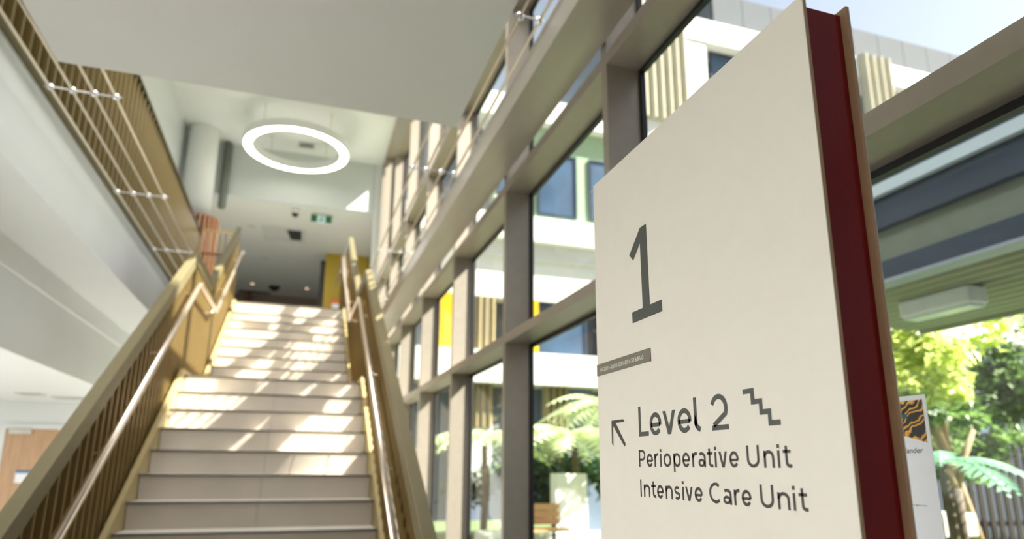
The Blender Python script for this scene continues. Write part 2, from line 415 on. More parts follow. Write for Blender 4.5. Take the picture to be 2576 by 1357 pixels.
cables([.675, .775, .885, .985], [.75, 2.643, 4.48, 6.49, 8.5, 10.4], .3, 12.4, 'four pale tension cables spanning the gap beside the glass wall beam', 'cable nets over the stair gaps', 1)

# ------------------------------------------------------------------ column, ring lamp, upper fittings
colm = thing('column', 'round white column with copper timber battens around its lower part', 'column', (-1.98, 12.05, FZ))
MB().lathe([(.235, 5.78-FZ), (.25, 5.78-FZ), (.25, UC-FZ)], (-1.97, 12.05, FZ), 40).build('shaft', white, colm, smooth=True)
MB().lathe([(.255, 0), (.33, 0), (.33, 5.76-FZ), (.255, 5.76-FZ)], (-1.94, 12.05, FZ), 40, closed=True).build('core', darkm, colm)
bt = meshof(B(-.017, .017, -.03, .03, 0, 5.78-FZ), 'batten', battenm)
for k in range(30):
    a = 2*PI*k/30
    if -1.94+.39*math.cos(a) > -2.26:
        o = place('batten', bt, colm, (-1.94+.36*math.cos(a), 12.05+.36*math.sin(a), FZ)); o.rotation_euler.z = a+PI/2
MB().lathe([(.0, 0), (.05, .01), (.075, .05), (.075, 1.3), (0, 1.3)], (-1.60, 12.41, 6.15), 20).build('downpipe', mat('pipe_grey', (112, 118, 110), .6), colm, smooth=True)
ring = thing('ring_pendant_light', 'large glowing ring pendant light hanging under the upper ceiling', 'lamp', (-.35, 11.26, 6.95))
rc = (-.35, 11.26, 0)
MB().lathe([(.885, 6.96), (.885, 7.10), (.73, 7.10), (.73, 6.96)], rc, 96, closed=True).build('housing', white, ring, smooth=False)
MB().lathe([(.872, 6.955), (.872, 6.965), (.742, 6.965), (.742, 6.955)], rc, 96, closed=True).build('diffuser', ringlight, ring)
for a in (-.85, -2.3, 2.2, .9):
    x, y = rc[0]+.80*math.cos(a), rc[1]+.80*math.sin(a)
    MB().tube([(x, y, 7.05), (x, y, UC-.03)], .006, 6).build('suspension_rod', steel, ring)
    MB().lathe([(0, -.03), (.04, -.03), (.04, 0), (0, 0)], (x, y, UC), 12).build('ceiling_rose', white, ring)
struct(B(-1.75, .35, 10.2, 10.6, UC-.05, UC).build('trim_5', white))
def grille(name, label, x0, x1, y0, y1, z, n_, along='x'):
    g = thing(name, label, 'vent', ((x0+x1)/2, (y0+y1)/2, z))
    f = MB(); t = .03
    f.box(x0, x1, y0, y0+t, z-.012, z); f.box(x0, x1, y1-t, y1, z-.012, z); f.box(x0, x0+t, y0+t, y1-t, z-.012, z); f.box(x1-t, x1, y0+t, y1-t, z-.012, z)
    f.build('frame', soffit_m, g); B(x0+t, x1-t, y0+t, y1-t, z-.004, z-.001).build('backing', darkm, g)
    for i in range(n_):
        yv = y0+t+(y1-y0-2*t)*(i+.5)/n_
        MB().prism([(yv-.02, z-.010), (yv+.012, z-.003), (yv+.016, z-.005), (yv-.016, z-.012)], 'x', x0+t, x1-t).build('slat', soffit_m, g)
    return g
grille('ceiling_vent', 'small grey air vent on the upper ceiling seen inside the ring lamp', -.36, -.06, 11.95, 12.2, UC, 3)
sm = thing('smoke_detector', 'small white smoke detector on the upper ceiling inside the ring lamp', 'detector', (-.21, 11.6, UC))
MB().lathe([(0, -.045), (.03, -.045), (.05, -.02), (.055, 0)], (-.21, 11.6, UC), 16).build('dome', white, sm, smooth=True)
# corridor ceiling items
CZ = 6.48
ex = thing('exit_sign', 'green and white exit sign hanging at the bulkhead edge', 'sign', (.16, 12.95, CZ))
B(-.03, .37, 12.93, 12.97, 6.29, 6.45).build('case', white, ex)
B(-.03, .09, 12.925, 12.93, 6.295, 6.445).build('panel', exitlight, ex, label='green end panel')
B(.25, .37, 12.925, 12.93, 6.295, 6.445).build('panel', exitlight, ex, label='green end panel')
B(.09, .25, 12.925, 12.93, 6.295, 6.445).build('panel', exitwhite, ex, label='pale centre panel')
man = MB(); man.lathe([(0, -.015), (.015, 0), (0, .015)], (.185, 12.922, 6.415), 10)
man.prism([(.165, 6.40), (.19, 6.40), (.18, 6.355), (.205, 6.31), (.19, 6.308), (.168, 6.345), (.14, 6.31), (.128, 6.318), (.155, 6.36)], 'y', 12.92, 12.924)
man.build('pictogram', exitlight, ex, label='green running figure')
B(.165, .175, 12.945, 12.955, 6.45, CZ).build('hanger', steel, ex)
cm = thing('security_camera', 'white dome security camera with dark lens left of the exit sign', 'camera', (-.33, 12.85, CZ))
MB().lathe([(.0, 0), (.085, 0), (.085, -.07), (.07, -.09)], (-.33, 12.85, CZ), 20).build('housing', white, cm, smooth=True)
MB().lathe([(.07, -.085), (.06, -.13), (.035, -.155), (0, -.165)], (-.33, 12.85, CZ), 20).build('lens_dome', darkm, cm, smooth=True)
ac = thing('ceiling_diffuser', 'square ceiling air diffuser half dark inside beyond the bulkhead', 'vent', (-.6, 14.4, CZ))
f = MB()
for a, b, c, d in ((-1.0, -.1, 13.98, 14.03), (-1.0, -.1, 14.85, 14.9), (-1.0, -.95, 14.03, 14.85), (-.15, -.1, 14.03, 14.85)): f.box(a, b, c, d, CZ-.02, CZ)
f.build('frame', soffit_m, ac); B(-.95, -.15, 14.03, 14.85, CZ-.006, CZ-.001).build('panel', soffit_m, ac)
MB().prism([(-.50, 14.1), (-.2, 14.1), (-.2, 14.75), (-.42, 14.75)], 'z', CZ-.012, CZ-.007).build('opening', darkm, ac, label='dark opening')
for i, (x, y, lb_) in enumerate([(-1.2, 14.15, 'recessed downlight nearest the bulkhead left of the square diffuser'), (-1.44, 18.97, 'warm glowing downlight left of the black ceiling dome'), (0, 19.0, 'warm glowing downlight right of the black ceiling dome'), (-1.0, 16.4, 'unlit recessed downlight behind the square diffuser')]):
    d = thing('downlight', lb_, 'lamp', (x, y, CZ), 'corridor downlights')
    MB().lathe([(.05, -.002), (.05, -.012), (.085, -.012), (.09, 0)], (x, y, CZ), 20).build('trim_ring', soffit_m, d, smooth=True)
    MB().lathe([(0, -.006), (.05, -.006)], (x, y, CZ), 20).build('lamp_face', downlight if i in (1, 2) else mat('lamp_off', (206, 176, 140), .4), d)
dm = thing('ceiling_dome', 'black dome camera on the corridor ceiling between two downlights', 'camera', (-.87, 19.1, CZ))
MB().lathe([(0, -.14), (.07, -.12), (.14, -.05), (.16, 0)], (-.87, 19.1, CZ), 24).build('dome', mat('black_dome', (18, 16, 16), .25), dm, smooth=True)
sl = thing('slot_diffuser', 'long dark slot diffuser at the far end of the corridor ceiling', 'vent', (-1.4, 19.9, CZ))
B(-1.85, -1.0, 19.82, 20.02, CZ-.012, CZ).build('frame', mat('slot_grey', (70, 66, 58), .6), sl)
for i in range(3): B(-1.83, -1.02, 19.84+.06*i, 19.87+.06*i, CZ-.02, CZ-.012).build('slat', darkm, sl)
nb_ = thing('notice_board', 'small orange framed notice with white sheet on the ochre wall', 'notice', (.72, 15.45, 5.0))
B(.56, .90, 15.46, 15.5, 4.75, 5.38).build('frame', orange, nb_)
B(.59, .87, 15.452, 15.46, 4.79, 5.26).build('sheet', paper, nb_)

# ------------------------------------------------------------------ left lower hall: door, ceiling vents
door = sempty('door_1', (-3.48, 11, 0))
B(-3.80, -3.165, 10.955, 10.99, .01, 2.062).build('leaf', timber, door)
f = MB(); f.box(-3.86, -3.80, 10.94, 11.0, 0, 2.12); f.box(-3.165, -3.105, 10.94, 11.0, 0, 2.12); f.box(-3.80, -3.165, 10.94, 11.0, 2.062, 2.12)
f.build('frame', white, door)
B(-3.75, -3.49, 10.90, 10.955, 1.99, 2.055).build('closer', mat('closer_grey', (206, 204, 192), .4), door)
B(-3.60, -3.42, 10.948, 10.955, 1.33, 1.50).build('sign_plate', paper, door)
B(-3.60, -3.42, 10.945, 10.948, 1.46, 1.50).build('sign_band', mat('blue_band', (70, 110, 150), .5), door)
MB().tube([(-3.24, 10.95, 1.0), (-3.24, 10.90, 1.0), (-3.36, 10.90, 1.0)], .01, 8).build('handle', steel, door)
grille('ceiling_vent', 'dark slotted vent on the low white ceiling left of the stairs', -3.27, -3.0, 9.45, 9.7, 2.43, 3)
grille('ceiling_vent', 'pale long vent on the low white ceiling nearest the stair rail', -3.0, -2.6, 9.85, 10.1, 2.43, 3)
bs = struct(B(-6.6, -3.86, 10.98, 11.0, 0, .1).build('baseboard_back', white))

# ------------------------------------------------------------------ wayfinding sign
sg = thing('wayfinding_sign', 'tall cream wayfinding pylon with red core reading 1 Level 2', 'sign', (.66, .96, 0))
YN, YF, ZT = .625, 1.3066, 2.2395
panel = lambda x0, x1: MB().box(x0, x1, YN, YF, .06, ZT)
def facepanel(name, x0, x1, out, lab):
    # core board with white laminate on the outer face
    if out < 0:
        B(x0+.0012, x1, YN, YF, .06, ZT).build('panel_board', signedge, sg, label='tan board edge')
        B(x0, x0+.0012, YN, YF, .06, ZT).build(name, signface, sg, label=lab)
    else:
        B(x0, x1-.0012, YN, YF, .06, ZT).build('panel_board', signedge, sg, label='tan board edge')
        B(x1-.0012, x1, YN, YF, .06, ZT).build(name, signface, sg, label=lab)
facepanel('front_panel', .62, .6262, -1, 'cream front face with lettering')
facepanel('back_panel', .6962, .7022, 1, 'cream rear face')
B(.6262, .6962, YN+.0117, YF-.0117, .0, ZT-.008).build('core', redm, sg, label='glossy dark red core')
B(.56, .76, YN+.02, YF-.02, 0, .012).build('base_plate', steel, sg)
XF = .6196

class Ink:
    """flat vinyl on the front face; u runs rightwards as read (towards the camera), z up"""
    def __init__(s): s.v = []; s.f = []
    def poly(s, pts):
        i = len(s.v); s.v += [(XF, -u, z) for u, z in pts]; s.f.append(tuple(range(i, i+len(pts))))
    def stroke(s, pts, w, closed=False):
        P_ = [Vector(p) for p in pts]; n_ = len(P_); L, R = [], []
        for j in range(n_):
            if closed: a, b = P_[j-1], P_[(j+1) % n_]
            else: a, b = P_[max(j-1, 0)], P_[min(j+1, n_-1)]
            p = P_[j]
            d1 = (p-a).normalized() if (p-a).length > 1e-9 else (b-p).normalized()
            d2 = (b-p).normalized() if (b-p).length > 1e-9 else d1
            n1, n2_ = Vector((-d1.y, d1.x)), Vector((-d2.y, d2.x))
            m_ = (n1+n2_); m_ = m_.normalized() if m_.length > 1e-6 else n1
            k = w/2/max(.35, m_.dot(n1)); L.append(p+m_*k); R.append(p-m_*k)
        rng = range(n_ if closed else n_-1)
        for j in rng:
            q = (j+1) % n_; s.poly([tuple(L[j]), tuple(R[j]), tuple(R[q]), tuple(L[q])])
    def build(s, name, m, parent, label):
        me = bpy.data.meshes.new(name); me.from_pydata(s.v, [], s.f); me.materials.append(m)
        bm = bmesh.new(); bm.from_mesh(me); bmesh.ops.triangulate(bm, faces=bm.faces, ngon_method='EAR_CLIP')
        for f_ in bm.faces:
            f_.normal_update()
            if f_.normal.x > 0: f_.normal_flip()
        bm.to_mesh(me); bm.free()
        o = bpy.data.objects.new(name, me); COL.objects.link(o); o.parent = parent; o.matrix_parent_inverse = Matrix.Translation(-parent.location)
        o['label'] = label; return o
def arc(cx, cz, rx, rz, a0, a1, n_=18):
    return [(cx+rx*math.cos(math.radians(a0+(a1-a0)*t/n_)), cz+rz*math.sin(math.radians(a0+(a1-a0)*t/n_))) for t in range(n_+1)]
def glyph(I, ch, u, w, z, cap, xh, s):
    T = lambda pts: [(u+a, z+b) for a, b in pts]
    h = s/2
    if ch == 'L': I.stroke(T([(h, cap), (h, h), (w, h)]), s)
    elif ch == 'I': I.stroke(T([(w/2, 0), (w/2, cap)]), s)
    elif ch == 'e':
        a = arc(w/2, xh/2, w/2-h, xh/2-h*.95, 0, 322, 26); a[0] = (w-h, xh*.44)
        I.stroke(T(a), s); I.stroke(T([(h, xh*.46), (w-h*1.0, xh*.46)]), s*.86)
    elif ch == 'v':
        k = s*1.1; I.poly(T([(0, xh), (k, xh), (w/2, s*1.5), (w-k, xh), (w, xh), (w/2+s*.62, 0), (w/2-s*.62, 0)]))
    elif ch == 'l':
        r = w*.75; I.stroke(T([(h, cap), (h, r*.9)]+arc(h+r*.95, r*.9+h*.9, r*.95, r*.9, 180, 262, 8)), s)
    elif ch == '2':
        r = w/2-h*.75
        a = arc(w*.47, cap-r*1.02-h, r, r*1.0, 158, -28, 16)
        I.stroke(T(a+[(s*.62, s*.9)]), s*.98); I.poly(T([(0, 0), (w, 0), (w, s*.95), (s*.2, s*.95)]))
    elif ch == 'P':
        y0 = cap*.43
        I.stroke(T([(h, 0), (h, cap)]), s)
        r = (cap-h-y0)/2; c = w-r*.98-h
        I.stroke(T([(h, cap-h), (c, cap-h)]+arc(c, y0+r, r*.98, r, 90, -90, 12)+[(h, y0)]), s*.9)
    elif ch == 'r':
        I.stroke(T([(h, 0), (h, xh*.97)]), s); I.stroke(T(arc(w*.98, xh*.60, w*.98-h, xh*.40-h*.7, 176, 84, 8)), s)
    elif ch == 'i':
        I.stroke(T([(w/2, 0), (w/2, xh*.97)]), s); I.stroke(T([(w/2, cap-s*1.12), (w/2, cap)]), s*1.12)
    elif ch == 'o': I.stroke(T(arc(w/2, xh/2, w/2-h, xh/2-h, 0, 360, 28)[:-1]), s, True)
    elif ch == 'p':
        I.stroke(T([(h, -xh*.36), (h, xh*.97)]), s); I.stroke(T(arc(w/2, xh/2, w/2-h, xh/2-h, 0, 360, 28)[:-1]), s*.95, True)
    elif ch == 'a':
        I.stroke(T(arc(w*.45, xh*.29, w*.45-h, xh*.29-h, 0, 360, 20)[:-1]), s*.9, True)
        rr = w*.42
        I.stroke(T([(w-h, 0), (w-h, xh*.66)]+arc(w-h-rr, xh*.66, rr, xh*.34-h, 8, 128, 10)), s)
    elif ch == 't':
        c = w*.42
        I.stroke(T([(c, cap*.92), (c, w*.42)]+arc(c+w*.40, w*.42, w*.40, w*.42-h, 186, 262, 7)+[(w, h*1.05)]), s)
        I.stroke(T([(0, xh-h), (w*.96, xh-h)]), s*.9)
    elif ch == 'U':
        r = w/2-h; I.stroke(T([(h, cap), (h, r)]+arc(w/2, r, r, r-h, 180, 360, 18)[1:-1]+[(w-h, r), (w-h, cap)]), s)
    elif ch == 'n':
        r = w/2-h; I.stroke(T([(h, 0), (h, xh*.97)]), s)
        I.stroke(T(arc(w/2, xh*.58, r, xh*.42-h, 178, 0, 14)+[(w-h, 0)]), s)
    elif ch == 's':
        r = xh/4-h*.5
        I.stroke(T(arc(w/2, xh-r-h, w/2-h*.9, r, 40, 250, 12)+arc(w/2, r+h, w/2-h*.9, r, 70, -140, 12)), s*.92)
    elif ch == 'C': I.stroke(T(arc(w*.56, cap/2, w*.56-h, cap/2-h, 52, 308, 24)), s)
LV = [('L', -1.1306, .0369), ('e', -1.0893, .0409), ('v', -1.0427, .0412), ('e', -.9947, .0417), ('l', -.9448, .02), ('2', -.8966, .0429)]
PU = [('P', -1.1343, .024), ('e', -1.1052, .0222), ('r', -1.0775, .0124), ('i', -1.0579, .005), ('o', -1.0463, .025), ('p', -1.0135, .0222), ('e', -.9857, .0219), ('r', -.9566, .013), ('a', -.9392, .0202), ('t', -.9147, .0152), ('i', -.8953, .0054), ('v', -.8843, .0211), ('e', -.8579, .0218), ('U', -.8172, .0275), ('n', -.7808, .0217), ('i', -.7533, .0060), ('t', -.7416, .0155)]
IC = [('I', -1.1339, .006), ('n', -1.1202, .0224), ('t', -1.0926, .0164), ('e', -1.0728, .0217), ('n', -1.0439, .0227), ('s', -1.0156, .0171), ('i', -.9917, .006), ('v', -.9818, .0215), ('e', -.9551, .0222), ('C', -.9145, .030), ('a', -.8796, .0209), ('r', -.8529, .0126), ('e', -.8353, .0219), ('U', -.7942, .0276), ('n', -.7592, .0234), ('i', -.7307, .006), ('t', -.7191, .0156)]
for L, z, cap, xh, s, m, lab in ((LV, 1.656, .0558, .0408, .0083, ink, 'bold grey words Level 2'), (PU, 1.6003, .031, .0235, .0046, inkd, 'dark words Perioperative Unit'), (IC, 1.5466, .031, .0226, .0046, inkd, 'dark words Intensive Care Unit')):
    I = Ink()
    for ch, u, wd in L: glyph(I, ch, u, wd, z, cap, xh, s)
    I.build('lettering', m, sg, lab)
I = Ink(); I.poly([(-1.0723, 2.0624), (-1.0704, 1.8992), (-1.0266, 1.8992), (-1.0268, 1.8769), (-1.1398, 1.8769), (-1.1407, 1.8992), (-1.0974, 1.8992), (-1.0988, 2.0307), (-1.1278, 2.0037), (-1.1438, 2.0195), (-1.0968, 2.0625)])
I.build('numeral', ink, sg, 'large grey numeral 1')
I = Ink(); I.poly([(-.8158, 1.7117), (-.7909, 1.7117), (-.7909, 1.6954), (-.7744, 1.6954), (-.7744, 1.6799), (-.7576, 1.6799), (-.7576, 1.6638), (-.7405, 1.6638), (-.7405, 1.6564), (-.7648, 1.6564), (-.7648, 1.6723), (-.7817, 1.6723), (-.7817, 1.6882), (-.7989, 1.6882), (-.7989, 1.7044), (-.8158, 1.7044)])
I.build('stair_symbol', ink, sg, 'grey stair pictogram')
I = Ink(); I.poly([(-1.2450, 1.6927), (-1.1934, 1.6927), (-1.1876, 1.6868), (-1.2265, 1.6868), (-1.1855, 1.6438), (-1.1905, 1.6388), (-1.2385, 1.6815), (-1.2390, 1.6406), (-1.2455, 1.6464)])
I.build('arrow', inkd, sg, 'thin dark arrow pointing up and left')
def textmesh(txt, height, width, name, m, parent, label, place_fn, shear=0):
    cu = bpy.data.curves.new('txt', 'FONT'); cu.body = txt; cu.resolution_u = 3
    ob = bpy.data.objects.new('txt', cu); COL.objects.link(ob)
    me = bpy.data.meshes.new_from_object(ob.evaluated_get(bpy.context.evaluated_depsgraph_get())); bpy.data.objects.remove(ob)
    xs = [v.co.x for v in me.vertices]; ys = [v.co.y for v in me.vertices]
    x0, x1, y0, y1 = min(xs), max(xs), min(ys), max(ys)
    for v in me.vertices:
        a, b = (v.co.x-x0)/(x1-x0)*width, (v.co.y-y0)/(y1-y0)*height
        v.co = place_fn(a+shear*b, b)
    me.name = name; me.materials.clear(); me.materials.append(m)
    o = bpy.data.objects.new(name, me); COL.objects.link(o); o.parent = parent; o.matrix_parent_inverse = Matrix.Translation(-parent.location); o['label'] = label
    return o
lp = B(.6183, .62, 1.0748, 1.3066, 1.7920, 1.8170).build('asset_label', labelm, sg, label='raised grey asset label strip')
textmesh('H-2001-0202-003-001-ST686.0', .0082, .187, 'label_text', labelt, sg, 'pale asset number H-2001-0202-003-001-ST686.0', lambda a, b: Vector((.6180, 1.2870-a, 1.7994+b)))

# poster on the glass behind the sign
po = thing('poster', 'white paper poster with orange art stuck on the glass behind the sign', 'poster', (1.448, 1.31, 1.6))
PX = 1.446
B(PX, PX+.001, 1.214, 1.424, 1.40, 1.777).build('sheet', paper, po)
art = bpy.data.materials.new('poster_art'); art.use_nodes = True
n = art.node_tree.nodes; L = art.node_tree.links
tc = n.new('ShaderNodeTexCoord'); wv = n.new('ShaderNodeTexWave'); wv.wave_type = 'RINGS'; wv.inputs['Scale'].default_value = 9; wv.inputs['Distortion'].default_value = 7; wv.inputs['Detail'].default_value = 2.5
wv.inputs['Detail Scale'].default_value = 2
L.new(tc.outputs['Object'], wv.inputs[0])
r = n.new('ShaderNodeValToRGB'); L.new(wv.outputs['Fac'], r.inputs[0]); r.color_ramp.interpolation = 'CONSTANT'
e = r.color_ramp.elements; e[0].color = srgb(40, 34, 30); e[1].position = .35; e[1].color = srgb(224, 150, 56)
q = e.new(.6); q.color = srgb(236, 186, 70); q = e.new(.85); q.color = srgb(70, 54, 40)
L.new(r.outputs[0], n['Principled BSDF'].inputs['Base Color'])
MB().prism([(1.224, 1.765), (1.424, 1.765), (1.424, 1.690), (1.36, 1.682), (1.30, 1.684), (1.224, 1.662)], 'x', PX-.0008, PX-.0002).build('artwork', art, po, label='orange and black painted swirls')
B(PX-.0012, PX-.0008, 1.27, 1.424, 1.722, 1.733).build('art_band', mat('teal_band', (40, 92, 84), .5), po, label='teal band')
textmesh('Islander', .013, .062, 'lettering', mat('poster_ink', (40, 42, 70), .6), po, 'dark slanted word Islander', lambda a, b: Vector((PX-.0006, 1.302-a, 1.638+b)), .2)
textmesh('@qld.gov.au', .0055, .062, 'lettering', MATS['poster_ink'], po, 'small dark address line', lambda a, b: Vector((PX-.0006, 1.310-a, 1.512+b)), .1)

# ------------------------------------------------------------------ outside: ground, buildings, canopy
struct(B(1.5, 60, -30, 60, -.35, -.12).build('ground', ground_m))
tag(B(1.9, 14, 3.2, 14.8, -.12, .42).build('lawn', lawn_m), 'raised green lawn of the courtyard beyond the glass wall', 'lawn')
YB = 15.0
fb = thing('hospital_building', 'white multi-storey building with fluted panels across the courtyard', 'building', (8, YB, 0))
B(1.6, 34, YB+.9, YB+8, -.1, 15.0).build('wall', extgrey, fb)
def zz(t): return t*YB+EYE
def xx(t): return t*YB
# slab bands (facade is YB)
B(1.7, 34, YB, YB+.95, zz(.129), zz(.181)).build('slab_band', extwhite, fb)
B(1.7, 34, YB, YB+.95, zz(.374), zz(.418)).build('slab_band', extwhite, fb)
B(1.7, 34, YB+.25, YB+.95, zz(.345), zz(.374)).build('slab_soffit', soffit_m, fb)
B(1.7, 34, YB+.35, YB+.95, zz(.275), zz(.345)).build('wall_panel', extwhite, fb)
B(1.7, 34, YB, YB+.95, zz(.60), zz(.645)).build('slab_band', extwhite, fb)
B(xx(.575), 34, YB, YB+.95, zz(.845), zz(.897)).build('parapet', extwhite, fb)
B(xx(.66), xx(.735), YB+.05, YB+.95, zz(.645), zz(.845)).build('wall_panel', extwhite, fb)
B(xx(.30), xx(.575), YB+.3, YB+.95, zz(.418), zz(.60)).build('wall_panel', extgreen, fb)
def window(x0, x1, z0, z1, y=YB+.3):
    f_ = MB(); t = .06
    f_.box(x0, x1, y-.06, y, z0, z0+t); f_.box(x0, x1, y-.06, y, z1-t, z1); f_.box(x0, x0+t, y-.06, y, z0+t, z1-t); f_.box(x1-t, x1, y-.06, y, z0+t, z1-t)
    fr_ = f_.build('window', winframe, fb); 
    me = B(x0+t, x1-t, y-.03, y-.02, z0+t, z1-t).build('pane', winglass, fb); me.parent = fr_
    me.matrix_parent_inverse = Matrix.Identity(4)
for a, b, c, d in ((.375, .45, .43, .55), (.475, .55, .43, .55), (.30, .35, .43, .55)): window(xx(a), xx(b), zz(c), zz(d))
window(xx(.38), xx(.47), zz(.181), zz(.275), YB+.5); window(xx(.49), xx(.58), zz(.181), zz(.275), YB+.5)
B(xx(.345), xx(.377), YB+.3, YB+.9, zz(.181), zz(.275)).build('panel', extyellow, fb, label='bright yellow panel')
B(xx(.20), xx(.235), YB+.3, YB+.9, zz(.181), zz(.275)).build('panel', extyellow, fb, label='bright yellow panel')
for a, b in ((.757, .90), (.93, 1.07), (1.24, 1.36), (1.39, 1.5)): window(xx(a), xx(b), zz(.70), zz(.842), YB+.4)
def flutes(x0, x1, z0, z1, pitch, m, y=YB):
    prof = [(0, 0)]+[(pitch*t/8, -.16*math.sin(PI*t/8)**1.0) for t in range(1, 8)]+[(pitch, 0), (pitch, .08), (0, .08)]
    me = meshof(MB().prism(prof, 'z', z0, z1), 'rib', m)
    x = x0
    while x < x1-.01: place('rib', me, fb, (x, y, 0)); x += pitch
flutes(xx(.575), xx(.68), zz(.645), zz(.897), .27, flute_m, YB-.05)
flutes(xx(1.13), xx(1.215), zz(.60), zz(.90), .33, flute_m, YB-.05)
flutes(xx(.388), xx(.432), -.1, zz(.129), .17, extgold, YB+.45)
flutes(xx(.255), xx(.30), zz(.06), zz(.129), .17, extgold, YB+.45)
flutes(xx(.258), xx(.30), zz(.181), zz(.275), .17, extgold, YB+.45)
B(xx(.255), xx(.30), YB+.4, YB+.8, zz(-.03), zz(.06)).build('wall_panel', extwhite, fb)
B(xx(.395), xx(.48), YB+.5, YB+.9, -.1, zz(.129)).build('wall_panel', extgrey, fb)
pm = meshof(B(0, 1.14, 0, .12, zz(.86), 16.95), 'roof_panel', extroof)
x = 12.0
while x < 30: place('roof_panel', pm, fb, (x, YB+.85, 0)); x += 1.16
B(11.9, 34, YB+.95, YB+2, zz(.86), 16.85).build('plant_room', extroof, fb)
# wing added out of view to shade the near bays
blocker = thing('shade_block', 'tall dark wing added out of view to shade the near glazing', 'building', (13, -6, 0))
blocker_m = mat('shade_block_dark', (84, 78, 72), .8, var=.1, scale=3)
B(12, 14, -14, -.87, -.1, 22).build('wall', blocker_m, blocker)
wm = meshof(B(-.02, .05, -.5, .5, 0, 1.5), 'window', winglass)  # panes dressing the added block
for i in range(8):
    for j in range(6): place('window', wm, blocker, (11.97, -13.3+1.6*i, 1.2+3.1*j))
# covered walkway beside the glass
ca = thing('walkway_canopy', 'long covered walkway canopy with slate fascia and ribbed underside outside', 'canopy', (4.3, 1, 0))
CX = 4.0
Z = lambda t, x=CX: t*x+EYE
Y0, Y1 = -3.5, 5.0
B(CX, CX+.25, Y0, Y1, Z(.516), Z(.533)).build('capping', canopy_d, ca)
B(CX-.02, CX+.05, Y0, Y1, Z(.494), Z(.516)).build('gutter', canopy_l, ca)
B(CX+.03, CX+.10, Y0, Y1, Z(.436), Z(.494)).build('fascia', canopy_d, ca)
B(CX+.10, CX+.16, Y0, Y1, Z(.372), Z(.44)).build('lining', canopy_g, ca)
MB().prism([(CX+.02, Z(.336)), (CX+.02, Z(.372)), (CX+.16, Z(.38)), (CX+.16, Z(.336))], 'y', Y0, Y1).build('beam', canopy_d, ca)
B(CX, CX+.16, Y0, Y1, Z(.330), Z(.336)).build('flashing', mat('flashing_grey', (150, 160, 172), .5), ca)
B(CX+.16, CX+2.0, Y0, Y1, Z(.34)+.03, Z(.34)+.05).build('soffit_sheet', ribs_m, ca)
rbm = meshof(MB().prism([(0, .03), (.03, 0), (.08, 0), (.11, .03)], 'y', Y0, Y1), 'rib', ribs_m)
for i in range(11): place('rib', rbm, ca, (CX+.2+.16*i, 0, Z(.34)))
B(CX+2.0, CX+2.05, Y0, Y1, Z(.335), Z(.39)).build('edge_beam', ribs_m, ca)
B(CX+.25, CX+2.05, Y0, Y1, Z(.39), Z(.45)).build('roof_sheet', canopy_d, ca)
for yp in (-2.5, 3.1): MB().tube([(CX+1.95, yp, -.12), (CX+1.95, yp, Z(.34))], .045, 12).build('post', canopy_d, ca)
li = thing('batten_light', 'white box light fitting under the ribbed canopy soffit', 'lamp', (5.0, 3.75, 2.9))
B(4.72, 4.92, 3.48, 4.1, Z(.34)-.14, Z(.34)-.001).build('body', mat('light_case', (228, 234, 238), .4), li, bevel=.02)
B(4.74, 4.90, 3.5, 4.08, Z(.34)-.16, Z(.34)-.14).build('diffuser', mat('light_lens', (214, 224, 228), .3), li)

# ------------------------------------------------------------------ garden
def leaves(c, rad, n_, size, m, name, parent, shape='ball', seed=0, drop=0):
    rnd = random.Random(seed); mb = MB()
    cl = [Vector((rnd.gauss(0, .5)*rad[0], rnd.gauss(0, .5)*rad[1], rnd.gauss(0, .45)*rad[2])) for _ in range(max(6, n_//60))]
    for _ in range(n_):
        b = rnd.choice(cl); p = Vector(c)+b+Vector((rnd.gauss(0, .14)*rad[0], rnd.gauss(0, .14)*rad[1], rnd.gauss(0, .14)*rad[2]))
        d = Vector((rnd.uniform(-1, 1), rnd.uniform(-1, 1), rnd.uniform(-.9, .3))).normalized()
        s2 = d.cross(Vector((rnd.uniform(-.4, .4), rnd.uniform(-.4, .4), 1))).normalized()
        l = size*rnd.uniform(.6, 1.3); w2 = l*.32
        up2 = s2.cross(d)*l*.12
        i = len(mb.v)
        mb.v += [tuple(p), tuple(p+d*l*.45+s2*w2+up2), tuple(p+d*l), tuple(p+d*l*.45-s2*w2+up2)]
        mb.f += [(i, i+1, i+2), (i, i+2, i+3)]
    me = bpy.data.meshes.new(name); me.from_pydata(mb.v, [], mb.f); me.materials.append(m)
    o = bpy.data.objects.new(name, me); COL.objects.link(o); o.parent = parent; o.matrix_parent_inverse = Matrix.Translation(-parent.location); o['kind'] = 'stuff'
    return o
def tree(name, label, base, trunk, crown, rad, n_, size, m, bm_, seed, cat='tree', r=.06):
    t = thing(name, label, cat, base)
    b = Vector(base); cr = Vector(crown)
    rnd = random.Random(seed)
    mb = MB(); fork = b.lerp(cr, .55)
    mb.tube([b, b.lerp(fork, .5)+Vector((.03, .02, 0)), fork], [r, r*.85, r*.7], 10); mb.build('trunk', bm_, t, smooth=True)
    for k in range(5):
        e_ = cr+Vector((rnd.uniform(-.6, .6)*rad[0], rnd.uniform(-.6, .6)*rad[1], rnd.uniform(-.1, .5)*rad[2]))
        MB().tube([fork, fork.lerp(e_, .5)+Vector((0, 0, .05)), e_], [r*.6, r*.4, r*.15], 7).build('branch', bm_, t, smooth=True)
    leaves(crown, rad, n_, size, m, 'foliage', t, seed=seed)
    return t
